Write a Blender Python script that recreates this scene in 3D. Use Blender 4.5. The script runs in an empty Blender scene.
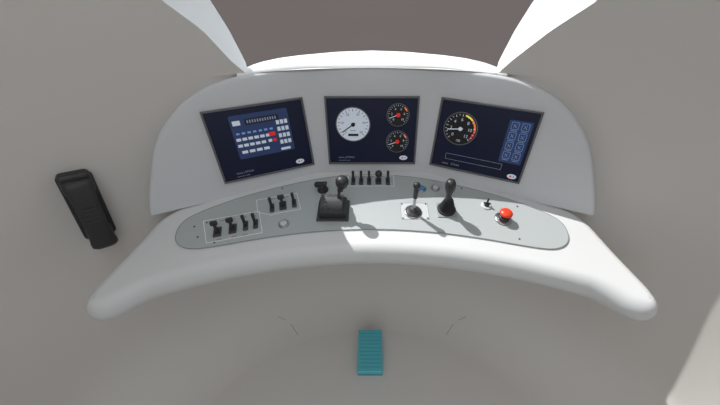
import bpy, bmesh, math
from mathutils import Vector as V, Matrix as Mx, Euler
from mathutils.geometry import delaunay_2d_cdt
sc=bpy.context.scene
try:
    sc.view_settings.view_transform='Standard'; sc.view_settings.look='None'
except Exception: pass
R=math.radians
def lin(c):
    out=[]
    for x in c:
        x/=255; out.append(x/12.92 if x<=.04045 else ((x+.055)/1.055)**2.4)
    return (*out,1)
MATS={}
def mat(name,c,rough=.5,metal=0,emis=0,noise=0,coat=0,spec=.5):
    if name in MATS: return MATS[name]
    m=bpy.data.materials.new(name); m.use_nodes=True
    nt=m.node_tree; b=nt.nodes['Principled BSDF']
    b.inputs['Base Color'].default_value=lin(c); b.inputs['Roughness'].default_value=rough
    b.inputs['Metallic'].default_value=metal; b.inputs['Coat Weight'].default_value=coat
    b.inputs['Specular IOR Level'].default_value=spec
    if emis:
        b.inputs['Emission Color'].default_value=lin(c); b.inputs['Emission Strength'].default_value=emis
    if noise:
        t=nt.nodes.new('ShaderNodeTexCoord'); n=nt.nodes.new('ShaderNodeTexNoise'); n.inputs['Scale'].default_value=noise
        r=nt.nodes.new('ShaderNodeValToRGB'); l=lin(c)
        r.color_ramp.elements[0].color=(l[0]*.98,l[1]*.98,l[2]*.98,1); r.color_ramp.elements[1].color=(min(1,l[0]*1.02),min(1,l[1]*1.02),min(1,l[2]*1.02),1)
        nt.links.new(t.outputs['Object'],n.inputs['Vector']); nt.links.new(n.outputs['Fac'],r.inputs['Fac']); nt.links.new(r.outputs['Color'],b.inputs['Base Color'])
    MATS[name]=m; return m
WALL=mat('shell_paint',(202,198,193),.75,noise=2,spec=.2)
FLOOR=mat('floor_paint',(202,198,193),.75,noise=2,spec=.2)
DESK=mat('desk_grp',(205,206,206),.45,noise=3,spec=.35)
COWL=mat('cowl_grp',(200,202,204),.55,noise=3,spec=.3)
PANEL=mat('panel_grey',(168,173,173),.5,noise=4)
PLATE=mat('plate_light',(190,193,193),.5)
LINE=mat('line_white',(240,240,240),.5)
LINED=mat('line_dark',(120,122,124),.6)
BLK=mat('black_plastic',(42,42,44),.45)
BLK2=mat('dark_plastic',(60,60,62),.5)
RUB=mat('rubber',(38,38,40),.7)
STEEL=mat('steel',(170,172,175),.3,1)
GREYP=mat('grey_plastic',(130,132,134),.5)
RED=mat('red_plastic',(225,62,32),.35)
BLUEB=mat('blue_button',(70,130,190),.4)
TEAL=mat('teal_pedal',(84,178,190),.5)
TEALD=mat('teal_dark',(58,145,158),.6)
BEZ=mat('bezel',(95,95,97),.45)
SCR=mat('screen_navy',(12,17,36),.3,emis=.5,spec=.3)
UIB=mat('ui_blue',(30,47,85),.5,emis=.4)
UID=mat('ui_dark',(8,12,24),.5,emis=.2)
UIW=mat('ui_white',(190,198,210),.5,emis=.3)
UIG=mat('ui_grey',(120,130,150),.5,emis=.3)
UIL=mat('ui_lightblue',(100,135,190),.5,emis=.4)
UIR=mat('ui_red',(190,30,30),.5,emis=.5)
UIO=mat('ui_orange',(235,110,30),.5,emis=.5)
UIY=mat('ui_yellow',(235,205,60),.5,emis=.5)
UIK=mat('ui_black',(6,6,8),.5)

class B:
    def __init__(s): s.v=[];s.f=[];s.mi=[];s.sm=[];s.mats=[]
    def add(s,bm,m,M=None,smooth=False):
        if m not in s.mats: s.mats.append(m)
        i=s.mats.index(m); o=len(s.v)
        bm.verts.ensure_lookup_table(); bm.verts.index_update()
        for v in bm.verts: s.v.append(tuple(M@v.co if M else v.co))
        for f in bm.faces: s.f.append([o+v.index for v in f.verts]); s.mi.append(i); s.sm.append(smooth)
        bm.free(); return s
    def box(s,size,c,m,bev=0,rot=(0,0,0),seg=2):
        bm=bmesh.new(); bmesh.ops.create_cube(bm,size=1)
        bmesh.ops.scale(bm,vec=size,verts=bm.verts)
        if bev: bmesh.ops.bevel(bm,geom=bm.edges[:],offset=bev,segments=seg,affect='EDGES',profile=.5)
        return s.add(bm,m,Mx.Translation(c)@Euler([R(a) for a in rot]).to_matrix().to_4x4())
    def lathe(s,prof,c,m,rot=(0,0,0),n=28,scale=(1,1,1)):
        bm=bmesh.new(); rings=[]
        for r,z in prof:
            if r<1e-6: rings.append([bm.verts.new((0,0,z))])
            else: rings.append([bm.verts.new((r*math.cos(2*math.pi*k/n),r*math.sin(2*math.pi*k/n),z)) for k in range(n)])
        for a,b in zip(rings,rings[1:]):
            for k in range(n):
                k2=(k+1)%n
                q=[a[k] if len(a)>1 else a[0], a[k2] if len(a)>1 else a[0], b[k2] if len(b)>1 else b[0], b[k] if len(b)>1 else b[0]]
                u=[]
                for x in q:
                    if x not in u: u.append(x)
                if len(u)>2: bm.faces.new(u)
        return s.add(bm,m,Mx.Translation(c)@Euler([R(a) for a in rot]).to_matrix().to_4x4()@Mx.Diagonal((*scale,1)),True)
    def cyl(s,r,h,c,m,rot=(0,0,0),r2=None,n=24):
        r2=r if r2 is None else r2
        bm=bmesh.new(); bmesh.ops.create_cone(bm,cap_ends=True,segments=n,radius1=r,radius2=r2,depth=h)
        return s.add(bm,m,Mx.Translation(c)@Euler([R(a) for a in rot]).to_matrix().to_4x4())
    def sph(s,r,c,m,scale=(1,1,1),rot=(0,0,0)):
        bm=bmesh.new(); bmesh.ops.create_uvsphere(bm,u_segments=24,v_segments=14,radius=r)
        return s.add(bm,m,Mx.Translation(c)@Euler([R(a) for a in rot]).to_matrix().to_4x4()@Mx.Diagonal((*scale,1)),True)
    def poly(s,pts,m,z=0,th=0):
        bm=bmesh.new(); vs=[bm.verts.new((p[0],p[1],z)) for p in pts]; f=bm.faces.new(vs)
        f.normal_update()
        if f.normal.z<0: f.normal_flip()
        if th:
            r=bmesh.ops.extrude_face_region(bm,geom=[f]); 
            bmesh.ops.translate(bm,vec=(0,0,th),verts=[e for e in r['geom'] if isinstance(e,bmesh.types.BMVert)])
            bmesh.ops.recalc_face_normals(bm,faces=bm.faces[:])
        return s.add(bm,m)
    def ringarc(s,c,r0,r1,a0,a1,m,z,n=24):
        bm=bmesh.new(); A=[];Bv=[]
        for k in range(n+1):
            a=R(a0+(a1-a0)*k/n)
            A.append(bm.verts.new((c[0]+r0*math.cos(a),c[1]+r0*math.sin(a),z)));Bv.append(bm.verts.new((c[0]+r1*math.cos(a),c[1]+r1*math.sin(a),z)))
        for k in range(n): bm.faces.new((A[k],Bv[k],Bv[k+1],A[k+1]))
        bmesh.ops.recalc_face_normals(bm,faces=bm.faces[:])
        return s.add(bm,m)
    def line(s,p,q,w,m,z,th=.0004):
        d=V(q)-V(p); a=math.degrees(math.atan2(d.y,d.x)); c=(V(p)+V(q))/2
        return s.box((d.length,w,th),(c.x,c.y,z),m,rot=(0,0,a))
    def frame(s,pts,w,m,z):
        for a,b in zip(pts,pts[1:]+pts[:1]): s.line(a,b,w,m,z)
        return s
    def rrect(s,cx,cy,w,h,m,z,r=.002):
        pts=[]
        for (sx,sy,a0) in ((1,1,0),(-1,1,90),(-1,-1,180),(1,-1,270)):
            for k in range(5):
                a=R(a0+k*22.5); pts.append((cx+sx*(w/2-r)+r*math.cos(a),cy+sy*(h/2-r)+r*math.sin(a)))
        return s.poly(pts,m,z)
    def make(s,name,M=None,parent=None):
        me=bpy.data.meshes.new(name); me.from_pydata(s.v,[],s.f)
        for m in s.mats: me.materials.append(m)
        for p,i,k in zip(me.polygons,s.mi,s.sm): p.material_index=i; p.use_smooth=k
        me.update(); o=bpy.data.objects.new(name,me); sc.collection.objects.link(o)
        if parent: o.parent=parent
        if M: o.matrix_local=M
        return o
def empty(name,M):
    o=bpy.data.objects.new(name,None); sc.collection.objects.link(o); o.empty_display_size=.05; o.matrix_local=M; return o
def text(body,size,x,y,z,m,parent,name='label',align='CENTER'):
    c=bpy.data.curves.new(name,'FONT'); c.body=body; c.size=size; c.align_x=align; c.align_y='CENTER'; c.materials.append(m)
    o=bpy.data.objects.new(name,c); sc.collection.objects.link(o); o.parent=parent; o.location=(x,y,z); return o
def interp(pts,x):
    if x<=pts[0][0]: return pts[0][1:]
    for a,b in zip(pts,pts[1:]):
        if x<=b[0]:
            t=(x-a[0])/(b[0]-a[0]); return tuple(p+(q-p)*t for p,q in zip(a[1:],b[1:]))
    return pts[-1][1:]
def chaikin(pts,n,closed=True):
    for _ in range(n):
        o=[]; N=len(pts)
        for i in range(N if closed else N-1):
            a=V(pts[i]);b=V(pts[(i+1)%N]); o+= [a*.75+b*.25,a*.25+b*.75]
        if not closed: o=[V(pts[0])]+o+[V(pts[-1])]
        pts=o
    return pts
def grid(rows,m,name,smooth=True,closed=False):
    me=bpy.data.meshes.new(name); v=[tuple(p) for r in rows for p in r]; n=len(rows[0]); f=[]
    for i in range(len(rows)-1):
        for j in range(n if closed else n-1):
            j2=(j+1)%n; f.append((i*n+j,i*n+j2,(i+1)*n+j2,(i+1)*n+j))
    me.from_pydata(v,[],f); me.materials.append(m)
    for p in me.polygons: p.use_smooth=smooth
    o=bpy.data.objects.new(name,me); sc.collection.objects.link(o); return o

# ---------------- shell ----------------
AX,YC,BY=1.05,.10,.852
def prof(z):
    if z<.28:
        return 1-.28*(1-math.sqrt(max(0,1-((.28-z)/.28)**2)))
    if z>1.5:
        t=(z-1.5)/.75; return 1-.55*(1-math.sqrt(max(0,1-t*t)))
    return 1
def shell(phi,z):
    k=prof(z); return V((AX*k*math.sin(phi),YC+BY*k*math.cos(phi)*(1 if math.cos(phi)>0 else 1.15),z))
def shell_low(phi,z):
    p=shell(phi,z)
    if math.cos(phi)>0:
        f=min(1,max(0,(z-.60)/.3))*min(1,max(0,(1.13-z)/.008))
        p.y+=f*.06*max(0,1-(p.x/.40)**2)**.6
    return p
zs=[0,.004,.016,.035,.06,.09,.12,.16,.2,.24,.28,.4,.5,.6,.7,.8,.9,1.0,1.122,1.13]
N=96
PMAX=R(140)
grid([[shell_low(-PMAX+2*PMAX*j/N,z) for j in range(N+1)] for z in zs],WALL,'wall_lower')
inner=[(1.13,.362),(1.163,.39),(1.2,.411),(1.244,.436),(1.31,.497),(1.40,.54),(1.55,.565),(1.7,.55),(1.82,.50),(1.9,.40),(1.95,.25),(1.975,.0)]
innerR=[(1.13,.362),(1.163,.386),(1.2,.418),(1.244,.456),(1.31,.525),(1.40,.565),(1.55,.575),(1.7,.55),(1.82,.50),(1.9,.40),(1.95,.25),(1.975,.0)]
outer=[(1.13,.367,.93),(1.15,.377,.953),(1.18,.392,.966),(1.226,.410,.977),(1.298,.437,.972),(1.40,.475,.955),(1.55,.50,.92),(1.7,.49,.88),(1.82,.44,.84),(1.9,.34,.83),(1.95,.20,.80),(1.975,.0,.79)]
uz=[1.13+.845*i/48 for i in range(49)]
for side,nm in ((-1,'left'),(1,'right')):
    tab=inner if side<0 else innerR
    def phz(z): return math.asin(min(1,interp(tab,z)[0]/(AX*prof(z))))
    grid([[shell(side*(phz(z)+(PMAX-phz(z))*j/56),z) for j in range(57)] for z in uz],WALL,'wall_'+nm)
    rows=[]
    for z in uz:
        a=shell(side*phz(z),z); x,y=interp(outer,z); b=V((side*x,max(y,a.y+.01),z))
        rows.append([a,a*.75+b*.25,a*.4+b*.6,b])
    grid(rows,mat('pillar_white',(230,233,235),.5,spec=.3),'trim_'+('1' if side<0 else '2'))
zr=[1.975+.275*i/10 for i in range(11)]
rows=[[shell(-PMAX+2*PMAX*j/N,z) for j in range(N+1)] for z in zr]
rows.append([(0,.0,2.25)]*(N+1))
grid(rows,WALL,'ceiling')
b=B(); pts=[shell(-PMAX+2*PMAX*j/N,0) for j in range(N+1)]
b.poly([(p.x,p.y) for p in pts],FLOOR,0); b.make('floor')
gm=bpy.data.materials.new('windshield_glass'); gm.use_nodes=True; nt=gm.node_tree; nt.nodes.clear()
o_=nt.nodes.new('ShaderNodeOutputMaterial');t_=nt.nodes.new('ShaderNodeBsdfTransparent');g_=nt.nodes.new('ShaderNodeBsdfGlossy');x_=nt.nodes.new('ShaderNodeMixShader')
g_.inputs['Roughness'].default_value=.02; x_.inputs[0].default_value=.003; t_.inputs[0].default_value=(.98,.98,.98,1)
nt.links.new(t_.outputs[0],x_.inputs[1]);nt.links.new(g_.outputs[0],x_.inputs[2]);nt.links.new(x_.outputs[0],o_.inputs[0])
rows=[]
for z in uz:
    x,y=interp(outer,z); bulge=.20*(1-(z-1.13)/.845)+.03
    rows.append([(x*t,y+bulge*(1-abs(t)**2.2),z) for t in [k/16-1 for k in range(33)]])
grid(rows,gm,'window_1')

# ---------------- cowl ----------------
L=R(11.2)
def pathpt(q):
    s=-1 if q<0 else 1; a=abs(q); bend=.198; ang=R(23); w=.05
    y=.915
    if a<=bend-w: return V((q,y,0)),0
    x=bend-w; rem=a-(bend-w); m=16
    if rem<2*w:
        for i in range(m):
            th=ang*(i+.5)/m*rem/(2*w); x+=math.cos(th)*rem/m; y-=math.sin(th)*rem/m
        th=ang*rem/(2*w)
    else:
        for i in range(m):
            th=ang*(i+.5)/m; x+=math.cos(th)*2*w/m; y-=math.sin(th)*2*w/m
        th=ang; rem-=2*w; x+=math.cos(th)*rem; y-=math.sin(th)*rem
    return V((s*x,y,0)),s*th
def cowl(q,h,back=0):
    p,th=pathpt(q); bv=V((math.sin(th),math.cos(th),0))
    return p+V((0,0,.941))+bv*(h*math.sin(L)+back)+V((0,0,h*math.cos(L)))
sil=[(0,.184),(.125,.184),(.25,.184),(.373,.182),(.43,.174),(.484,.158),(.535,.134),(.58,.100),(.615,.064),(.642,.028),(.662,-.01),(.69,-.07),(.712,-.12),(.727,-.165)]
silp=[(-q,h) for q,h in sil[::-1]]+sil[1:]
sm=chaikin([V(p) for p in silp],2,False)
rows=[]
for f in [0,.15,.3,.45,.6,.75,.9,1]:
    rows.append([cowl(p[0],-.165+(p[1]+.165)*f) for p in sm])
def shr(d):
    out=[]
    for i,p in enumerate(sm):
        a=sm[max(0,i-1)];c=sm[min(len(sm)-1,i+1)]; t=(c-a).normalized(); n=V((-t.y,t.x)); out.append(p+n*d)
    return out
for d,bk in ((.003,.001),(.006,.004),(.0075,.009),(.005,.025),(.0,.05)):
    rows.append([cowl(p[0],p[1],bk) for p in shr(d)])
grid(rows,COWL,'instrument_cowl')
# sill
r0=[];r1=[];r2=[];r3=[]
arcp=[(0,1.135),(.12,1.118),(.239,1.074),(.30,1.04),(.345,.995),(.362,.965),(.375,.93)]
for k in range(61):
    q=-.380+.760*k/60; c=cowl(q,.1935,.008)
    y=interp(arcp,abs(c.x))[0]; y=max(y,c.y+.004)
    r0.append(c); e_=V((c.x,y,1.135)); r1.append(c*.5+e_*.5+V((0,0,.002))); r2.append(e_); r3.append(e_+V((0,.003,-.08)))
grid([[v-V((0,0,.02)) for v in r0],r0,r1,r2,r3],mat('sill_white',(236,238,238),.5,spec=.3),'trim_3')

# ---------------- desk ----------------
def dz(y): return .6803+.133*y
front=[(x,.556-.3*x*x) for x in [.60-.06*i for i in range(21)]]
ctrl=[(.712,.50),(.728,.445),(.722,.395),(.672,.385)]+front+[(-.672,.385),(-.722,.395),(-.728,.445),(-.712,.50)]+[(-.69,.58),(-.665,.70),(-.55,.80),(-.40,.88),(-.2,.93),(0,.945),(.2,.93),(.40,.88),(.55,.80),(.665,.70),(.69,.58)]
ol=[V(p) for p in chaikin(ctrl,3)]
N2=len(ol)
area=sum(ol[i].x*ol[(i+1)%N2].y-ol[(i+1)%N2].x*ol[i].y for i in range(N2))
nor=[]
for i in range(N2):
    t=(ol[(i+2)%N2]-ol[i-2]).normalized(); n=V((t.y,-t.x)); nor.append(n if area>0 else -n)
for _ in range(12):
    nor=[(nor[i-1]+nor[i]*2+nor[(i+1)%N2]).normalized() for i in range(N2)]
DD=.034
rings=[]
for k in range(0,15):
    th=math.pi*k/14; d=DD*(1-math.sin(th)); r=[]
    for i in range(N2):
        p=ol[i]-nor[i]*d; r.append(V((p.x,p.y,dz((ol[i]-nor[i]*DD).y)-.042*(1-math.cos(th)))))
    rings.append(r)
V_=[tuple(p) for r in rings for p in r]; F_=[];SM=[]
for k in range(len(rings)-1):
    for i in range(N2): F_.append((k*N2+i,k*N2+(i+1)%N2,(k+1)*N2+(i+1)%N2,(k+1)*N2+i)); SM.append(True)
def capfill(ring,off,drop):
    vo,eo,fo,ov,oe,of=delaunay_2d_cdt([V((p.x,p.y)) for p in ring],[],[list(range(len(ring)))],1,1e-7)
    mp=[]
    for j,v in enumerate(vo):
        if j<len(ov) and len(ov[j]): mp.append(off+ov[j][0])
        else:
            mp.append(len(V_)); V_.append((v.x,v.y,dz(v.y)-drop))
    for f in fo: F_.append(tuple(mp[j] for j in f)); SM.append(False)
capfill(rings[0],0,0); capfill(rings[-1],(len(rings)-1)*N2,.084)
me=bpy.data.meshes.new('control_desk'); me.from_pydata(V_,[],F_); me.materials.append(DESK)
for p,s_ in zip(me.polygons,SM): p.use_smooth=s_
bm=bmesh.new(); bm.from_mesh(me); bmesh.ops.recalc_face_normals(bm,faces=bm.faces[:]); bm.to_mesh(me); bm.free()
desk=bpy.data.objects.new('control_desk',me); sc.collection.objects.link(desk)
TILT=math.atan(.133)
def DM(x,y,z=0,rz=0): return Mx.Translation((x,y,dz(y)+z))@Mx.Rotation(TILT,4,'X')@Mx.Rotation(R(rz),4,'Z')
def loc(p): return (p[0],(p[1]-.7)/math.cos(TILT))
PT=.004
left=[(0,.870),(-.146,.858),(-.278,.820),(-.431,.760),(-.549,.690),(-.578,.650),(-.572,.60),(-.548,.572),(-.509,.560),(-.443,.570),(-.324,.598),(-.183,.622)]
pp=[(0,.870)]+left[1:]+[(0,.634)]+[(-x,y) for x,y in left[:0:-1]]
pp=chaikin(pp,2)
b=B(); b.poly([loc(p) for p in pp],PANEL,0,PT)
ppl=[loc(p) for p in pp]
for i in range(0,len(ppl)): b.line(ppl[i],ppl[(i+1)%len(ppl)],.0016,LINED,PT+.0002)
zt=PT+.0004
def fr(pts,w=.0015,m=LINE): b.frame([loc(p) for p in pts],w,m,zt)
f1=[(-.511,.661),(-.352,.700),(-.322,.618),(-.472,.581)]
fr(f1)
f2=[(-.372,.747),(-.248,.778),(-.224,.709),(-.300,.690),(-.31,.684),(-.356,.696)]
fr(f2)
f3=[(-.082,.862),(.075,.862),(.075,.811),(-.082,.811)]
fr(f3)
f4=[(.090,.734),(.176,.734),(.176,.668),(.090,.668)]
b.poly([loc(p) for p in f4],PLATE,zt-.0002); fr(f4,.001,LINED)
for p in [(.425,.595),(-.450,.583),(-.505,.602),(.095,.73),(.171,.73),(.095,.672),(.171,.672),(-.498,.655),(.30,.80),(-.30,.80),(.46,.72),(-.53,.64)]:
    q=loc(p); b.cyl(.0028,.001,(q[0],q[1],zt),BLK2,n=12)
for p in [(-.455,.662),(-.425,.669),(-.392,.676),(-.365,.682),(-.32,.752),(-.28,.760),(-.44,.594),(-.40,.604),(-.37,.611),(-.06,.858),(-.03,.858),(.0,.858),(.03,.858)]:
    q=loc(p); b.box((.014,.003,.0005),(q[0],q[1],zt),GREYP,rot=(0,0,14 if p[0]<-.1 else 0))
pan=b.make('control_panel'); pan.parent=desk; pan.matrix_local=DM(0,.7)
def on(x,y,rz=0): return DM(x,y,PT,rz)

def switch(x,y,big=True,rz=0,lean=-15):
    b=B()
    w=.022 if big else .014
    b.box((w,.034,.005),(0,0,.0025),BLK2,.0015)
    b.cyl(.008 if big else .0055,.006,(0,0,.007),BLK,n=20)
    c,s_=math.cos(R(lean)),math.sin(R(lean))
    b.box((.008,.009,.026),(0,-s_*.013,.006+.013*c),BLK,.002,(lean,0,0))
    b.box((w*.9 if big else .009,.010,.014),(0,-s_*.029,.006+.029*c),BLK,.003,(lean,0,0),3)
    return b.make('selector_switch' if big else 'toggle_switch',on(x,y,rz))
switch(-.453,.618,True,14); switch(-.412,.630,True,14); switch(-.377,.641,False,14); switch(-.349,.648,False,14)
switch(-.314,.711,False,14); switch(-.282,.721,True,14); switch(-.248,.731,False,14)
for x in (-.064,-.037,-.010,.054): switch(x,.832,False)
b=B(); b.box((.02,.03,.005),(0,0,.0025),BLK2,.0015); b.cyl(.005,.03,(0,0,.017),BLK,r2=.004); b.sph(.012,(0,0,.036),BLK); b.make('selector_switch',on(.022,.832))
def button(x,y,m,r=.009,ringm=STEEL,name='push_button'):
    b=B(); b.lathe([(0,0),(r*1.45,0),(r*1.45,.003),(r*1.3,.004),(r,.004),(r,.002)],(0,0,0),ringm)
    b.lathe([(r*.97,.001),(r*.97,.006),(r*.85,.008),(0,.0085)],(0,0,0),m); return b.make(name,on(x,y))
button(-.265,.649,PLATE,.011)
button(.167,.797,BLUEB,.010); button(.212,.800,PLATE,.010)
b=B(); b.lathe([(0,0),(.018,0),(.018,.004),(.014,.006),(.013,.022),(.010,.026),(0,.027)],(0,0,0),BLK)
b.box((.040,.018,.016),(-.006,0,.024),BLK,.005,(0,-10,0),3); b.box((.01,.012,.012),(.012,0,.032),BLK2,.003); b.make('rotary_selector_knob',on(-.163,.792,-10))

# traction lever
b=B(); b.box((.098,.084,.006),(0,0,.003),BLK2,.002)
b.box((.084,.068,.03),(0,0,.018),BLK,.006,seg=3)
bm=bmesh.new(); bmesh.ops.create_cone(bm,cap_ends=True,segments=40,radius1=.034,radius2=.034,depth=.064)
b.add(bm,BLK2,Mx.Translation((0,0,.026))@Mx.Rotation(R(90),4,'Y'))
for x in (-.026,-.009,.009,.026): b.box((.003,.06,.03),(x,0,.032),RUB)
for k in range(6):
    a=R(35+18*k); b.box((.007,.0012,.001),(-.018,.0345*math.cos(a),.026+.0345*math.sin(a)),GREYP,rot=(math.degrees(a)-90,0,0))
b.box((.009,.012,.085),(.022,.006,.070),BLK2,.002,(-6,8,0))
b.lathe([(0,-.018),(.009,-.017),(.016,-.010),(.019,0),(.019,.008),(.015,.016),(.007,.020),(0,.0205)],(.034,.011,.112),BLK,(-6,8,0))
b.cyl(.009,.018,(.028,.009,.092),BLK,rot=(-6,8,0))
b.make('traction_lever',on(-.120,.700))
# brake lever
b=B(); b.lathe([(0,0),(.024,0),(.024,.004),(.019,.007),(.013,.009),(.011,.016),(.006,.020),(0,.021)],(0,0,0),BLK2)
b.lathe([(.0245,.001),(.027,.001),(.027,.003),(.0245,.004)],(0,0,0),STEEL)
b.cyl(.0045,.07,(0,.002,.05),STEEL,rot=(-3,0,0)); b.cyl(.0065,.045,(0,.004,.085),BLK,rot=(-3,0,0),r2=.008)
b.lathe([(0,-.004),(.009,-.003),(.0105,.004),(.009,.011),(.004,.014),(0,.0145)],(0,.006,.105),BLK)
b.make('brake_lever',on(.128,.696))
# joystick
b=B(); b.box((.060,.060,.003),(0,0,.0015),mat('mount_grey',(150,154,156),.5),.001)
pr=[(.028,.003),(.029,.006)]
z=.008; r=.026
for k in range(6):
    pr+=[(r,z),(r-.007,z+.004)]; z+=.0075; r-=.0023
pr+=[(.008,z),(.007,z+.004)]
b.lathe(pr,(0,0,0),RUB)
b.lathe([(.006,.05),(.0085,.058),(.009,.072),(.0115,.082),(.0145,.092),(.0155,.103),(.0145,.114),(.0115,.121),(.006,.124),(0,.1245)],(0,0,0),BLK,(-2,-3,0),scale=(1,1.1,1))
b.make('joystick',on(.232,.704))
b=B(); b.lathe([(0,0),(.017,0),(.017,.0025),(.015,.0035),(0,.0035)],(0,0,0),PLATE)
b.lathe([(0,.0035),(.008,.0035),(.007,.010),(0,.011)],(0,0,0),BLK)
b.box((.022,.005,.006),(0,0,.012),BLK,.002); b.cyl(.003,.020,(0,.002,.018),BLK,rot=(-15,0,0)); b.make('toggle_switch',on(.362,.722,-15))
b=B(); b.lathe([(0,0),(.026,0),(.026,.003),(.023,.005),(0,.005)],(0,0,0),STEEL)
b.lathe([(0,.004),(.017,.004),(.017,.014),(.014,.016),(0,.016)],(0,0,0),BLK)
b.lathe([(.009,.015),(.009,.022),(.016,.024),(.019,.027),(.019,.030),(.016,.034),(.009,.0365),(0,.037)],(0,0,0),RED)
b.make('emergency_stop_button',on(.400,.668))

# ---------------- displays ----------------
def display(c,yaw,W=.150):
    a=R(yaw)
    r=V((math.cos(a),math.sin(a),0)); bk=V((-math.sin(a),math.cos(a),0)); w=bk*math.sin(L)+V((0,0,math.cos(L))); n=r.cross(w)
    M=Mx(((r.x,w.x,n.x,c[0]),(r.y,w.y,n.y,c[1]),(r.z,w.z,n.z,c[2]),(0,0,0,1)))
    e=empty('display_screen',M)
    b=B(); H=.113; t=.006
    for (sx,sy,cx,cy) in ((2*W,t,0,H-t/2),(2*W,t,0,-H+t/2),(t,2*H-2*t,-W+t/2,0),(t,2*H-2*t,W-t/2,0)):
        b.box((sx,sy,.014),(cx,cy,-.004),BEZ,.0012)
    b.make('bezel',None,e)
    b=B(); b.box((2*W-2*t,2*H-2*t,.008),(0,0,-.005),SCR); b.make('panel',None,e)
    return e
Z=-.0006
def logo(b,x,y):
    b.poly([(x+.014*math.cos(R(a)),y+.008*math.sin(R(a))) for a in range(0,360,15)],UIW,Z+.0004)
    b.poly([(x-.009,y-.001),(x-.002,y+.004),(x,y-.003)],UIR,Z+.0007); b.poly([(x+.001,y-.002),(x+.006,y+.004),(x+.009,y-.001)],UIG,Z+.0007)
e=display((-.343,.848,.941),23,.1465); b=B()
b.rrect(.006,.022,.172,.134,UIB,Z,.006)
b.rrect(.012,.066,.100,.018,UID,Z+.0003,.002); b.rrect(-.062,.066,.022,.014,UIW,Z+.0003,.001)
for k in range(12): b.rrect(-.03+k*.0075,.066,.004,.009,UIG,Z+.0006,.0005)
for k in range(7): b.rrect(-.066+k*.0165,.034,.010,.006,UIL,Z+.0003,.0015)
for j in range(2):
    for k in range(5 if j else 6): b.rrect(-.068+k*.0175,.016-j*.019,.0135,.009,UIW,Z+.0003,.001)
for k in range(4): b.rrect(-.060+k*.022,-.024,.017,.009,UIW,Z+.0003,.001)
b.rrect(.032,.018,.020,.012,UIR,Z+.0005,.001)
for k in range(2): b.rrect(.022+k*.014,-.002,.011,.009,UIR if k else UIW,Z+.0005,.001)
for j in range(4):
    for k in range(3): b.rrect(.056+k*.0125,.050-j*.021,.0095,.013,UIW,Z+.0003,.001)
b.rrect(.064,-.036,.03,.008,UIW,Z+.0003,.001)
logo(b,.100,-.090); b.make('graphics',None,e)
text('name | ETRAA',.009,-.104,-.088,Z+.0004,UIG,e,align='LEFT'); text('operation mode',.006,-.104,-.099,Z+.0004,UIG,e,align='LEFT')
def gauge(b,e,x,y,r,face,tick,needle,a,arcs=(),nums=0):
    circ=lambda q:[(x+q*math.cos(R(t)),y+q*math.sin(R(t))) for t in range(0,360,9)]
    b.poly(circ(r),BEZ,Z+.0002); b.poly(circ(r*.94),face,Z+.0004)
    for k in range(21):
        t=225-k*13.5; l=.14 if k%2==0 else .08
        c,s_=math.cos(R(t)),math.sin(R(t)); b.line((x+r*.88*c,y+r*.88*s_),(x+r*(.88-l)*c,y+r*(.88-l)*s_),r*.03,tick,Z+.0007)
    for (a0,a1,m) in arcs: b.ringarc((x,y),r*.78,r*.88,a0,a1,m,Z+.0006)
    for k in range(nums):
        t=R(225-k*270/(nums-1)); text(str(k*2),r*.26,x+r*.55*math.cos(t),y+r*.55*math.sin(t),Z+.0009,tick,e,'numeral')
    c,s_=math.cos(R(a)),math.sin(R(a)); b.line((x-r*.15*c,y-r*.15*s_),(x+r*.78*c,y+r*.78*s_),r*.06,needle,Z+.0011)
    b.poly(circ(r*.12),needle,Z+.0015)
e=display((0,.91,.941),0); b=B()
gauge(b,e,-.062,.024,.057,UIW,UIK,UIK,215)
for k in range(6):
    t=R(225-k*54); text(str(k*10),.010,-.062+.036*math.cos(t),.024+.036*math.sin(t),Z+.0009,UIK,e,'numeral')
b.rrect(-.062,-.010,.034,.008,UIK,Z+.0008,.001); text('km/h',.008,-.062,.005,Z+.0009,UIK,e)
gauge(b,e,.084,.055,.037,UIK,UIW,UIW,200,((25,50,UIO),),6); gauge(b,e,.085,-.033,.038,UIK,UIW,UIW,200,((25,50,UIO),),6)
for y in (.055,-.033):
    b.poly([(.0845+.007*math.cos(R(t)),y+.007*math.sin(R(t))) for t in range(0,360,20)],UIR,Z+.0018)
logo(b,.108,-.090); b.make('graphics',None,e)
text('name | ETRAA',.009,-.115,-.088,Z+.0004,UIG,e,align='LEFT'); text('operation mode',.006,-.115,-.099,Z+.0004,UIG,e,align='LEFT')
e=display((.343,.848,.941),-23,.1465); b=B()
gauge(b,e,-.070,.026,.053,UIK,UIW,UIW,190,((-40,0,UIR),(0,45,UIO),(45,80,UIY)),7)
text('120',.010,-.070,-.012,Z+.0009,UIW,e,'numeral')
b.rrect(.098,.013,.066,.132,UIB,Z,.004)
for j in range(4):
    for k in range(2):
        x=.0835+k*.029; y=.061-j*.0305
        b.frame([(x-.010,y-.009),(x+.010,y-.009),(x+.010,y+.012),(x-.010,y+.012)],.0012,UIL,Z+.0004)
        b.line((x-.005,y+.006),(x+.005,y-.004),.0016,UIG,Z+.0006); b.line((x-.005,y-.004),(x+.004,y+.007),.0012,UIG,Z+.0006)
        b.rrect(x,y-.0135,.018,.002,UIG,Z+.0004,.0006)
b.frame([(-.098,-.060),(.080,-.060),(.080,-.079),(-.098,-.079)],.001,UIG,Z+.0004)
for k in range(2): text(('name','ETRAA')[k],.009,-.105+k*.03,-.095,Z+.0004,UIG,e,align='LEFT')
logo(b,.118,-.094); b.make('graphics',None,e)

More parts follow.
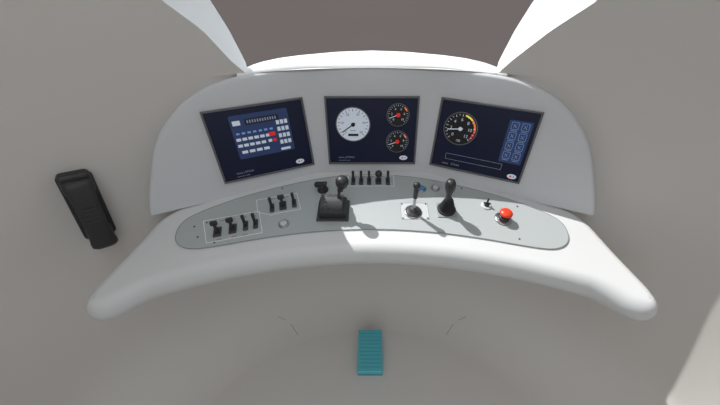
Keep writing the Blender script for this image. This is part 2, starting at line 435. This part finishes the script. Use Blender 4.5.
# ---------------- foot pedal ----------------
b=B()
b.box((.106,.170,.02),(0,0,.010),TEALD,.003)
b.box((.100,.160,.02),(0,0,.024),TEALD,.002)
b.box((.107,.180,.026),(0,0,.046),TEAL,.003)
for k in range(10): b.box((.094,.002,.0008),(0,-.072+k*.016,.0593),TEALD)
b.make('foot_pedal',Mx.Translation((-.008,.594,0.0)))
cu=bpy.data.curves.new('trim_4','CURVE'); cu.dimensions='3D'; cu.bevel_depth=.0012; cu.materials.append(GREYP)
for s_ in (-1,1):
    P=[(s_*.452,.752,.051),(s_*.403,.742,.027),(s_*.350,.686,.003)]
    sp=cu.splines.new('POLY'); sp.points.add(2)
    for q,p in zip(sp.points,P): q.co=(*p,1)
sc.collection.objects.link(bpy.data.objects.new('trim_4',cu))

# ---------------- handset ----------------
ctr=V((-.806,.645,.842)); T=V((-.711,-.703,0)); NN=V((.703,-.711,0))
ux=(T*.165+V((0,0,-.985))).normalized()
M=Mx.Identity(4); yy=NN.cross(ux).normalized()
for i in range(3): M[i][0]=ux[i];M[i][1]=yy[i];M[i][2]=NN[i];M[i][3]=ctr[i]
b=B()
b.box((.205,.074,.030),(-.005,0,.002),RUB,.010,seg=3)
b.box((.06,.066,.036),(-.088,0,.016),BLK,.010,seg=3)
b.box((.04,.060,.026),(.075,0,.018),BLK,.008,seg=3)
bm=bmesh.new(); n=24; ringsv=[]
for i in range(n+1):
    t=i/n; x=-.106+.222*t; bow=.038+.014*math.sin(math.pi*t); e_=abs(2*t-1)
    hw=.026+.008*e_**3; hh=.015+.006*e_**3
    if i in(0,n): hw*=.7;hh*=.6
    if i in(1,n-1): hw*=.95;hh*=.92
    ringsv.append([bm.verts.new((x,hw*math.copysign(abs(math.cos(a))**.6,math.cos(a)),bow+hh*math.copysign(abs(math.sin(a))**.6,math.sin(a)))) for a in [2*math.pi*k/20 for k in range(20)]])
for a,c in zip(ringsv,ringsv[1:]):
    for k in range(20): bm.faces.new((a[k],a[(k+1)%20],c[(k+1)%20],c[k]))
bm.faces.new(ringsv[0]);bm.faces.new(ringsv[-1]); bmesh.ops.recalc_face_normals(bm,faces=bm.faces[:])
b.add(bm,mat('handset_grey',(46,46,48),.55),None,True)
b.cyl(.024,.026,(-.085,0,.032),RUB); b.cyl(.024,.026,(.094,0,.032),RUB)
for k in range(4): b.box((.003,.030,.002),(-.03+k*.014,0,.067),BLK2)
b.make('intercom_handset',M)

# ---------------- lights ----------------
sd=bpy.data.lights.new('sun','SUN'); sd.energy=5.0; sd.angle=R(.4); sd.color=(1,.99,.97)
so=bpy.data.objects.new('sun',sd); sc.collection.objects.link(so)
d=V((.62,-.555,-.985)).normalized(); so.rotation_euler=d.to_track_quat('-Z','Y').to_euler(); so.location=(-2,3,4)
al=bpy.data.lights.new('fill_light','AREA'); al.shape='DISK'; al.size=.9; al.energy=4; al.color=(.97,.99,1)  # added soft fill to brighten the cab interior, not a fixture of the cab
ao=bpy.data.objects.new('fill_light',al); sc.collection.objects.link(ao); ao.location=(-.15,.0,2.12)
w=bpy.data.worlds.new('World'); sc.world=w; w.use_nodes=True; nt=w.node_tree; bg=nt.nodes['Background']
tc=nt.nodes.new('ShaderNodeTexCoord'); sx=nt.nodes.new('ShaderNodeSeparateXYZ'); cr=nt.nodes.new('ShaderNodeValToRGB')
mr=nt.nodes.new('ShaderNodeMapRange'); mr.inputs[1].default_value=-1; mr.inputs[2].default_value=1
nt.links.new(tc.outputs['Generated'],sx.inputs[0]); nt.links.new(sx.outputs['Z'],mr.inputs[0]); nt.links.new(mr.outputs[0],cr.inputs[0]); nt.links.new(cr.outputs[0],bg.inputs[0])
g=lin((114,107,105)); g=(g[0]/1.1,g[1]/1.1,g[2]/1.1,1); el=cr.color_ramp.elements
el[0].position=.0; el[0].color=g; el[1].position=.56; el[1].color=(.85,.9,.95,1)
x=el.new(.50); x.color=g
bg.inputs[1].default_value=1.1
# ---------------- camera ----------------
cd=bpy.data.cameras.new('camera'); cd.sensor_width=36; cd.lens=36*300/720; cd.shift_x=-12/720; cd.clip_start=.01
cam=bpy.data.objects.new('camera',cd); sc.collection.objects.link(cam); cam.location=(0,0,1.4); cam.rotation_euler=(R(50),0,0)
sc.camera=cam
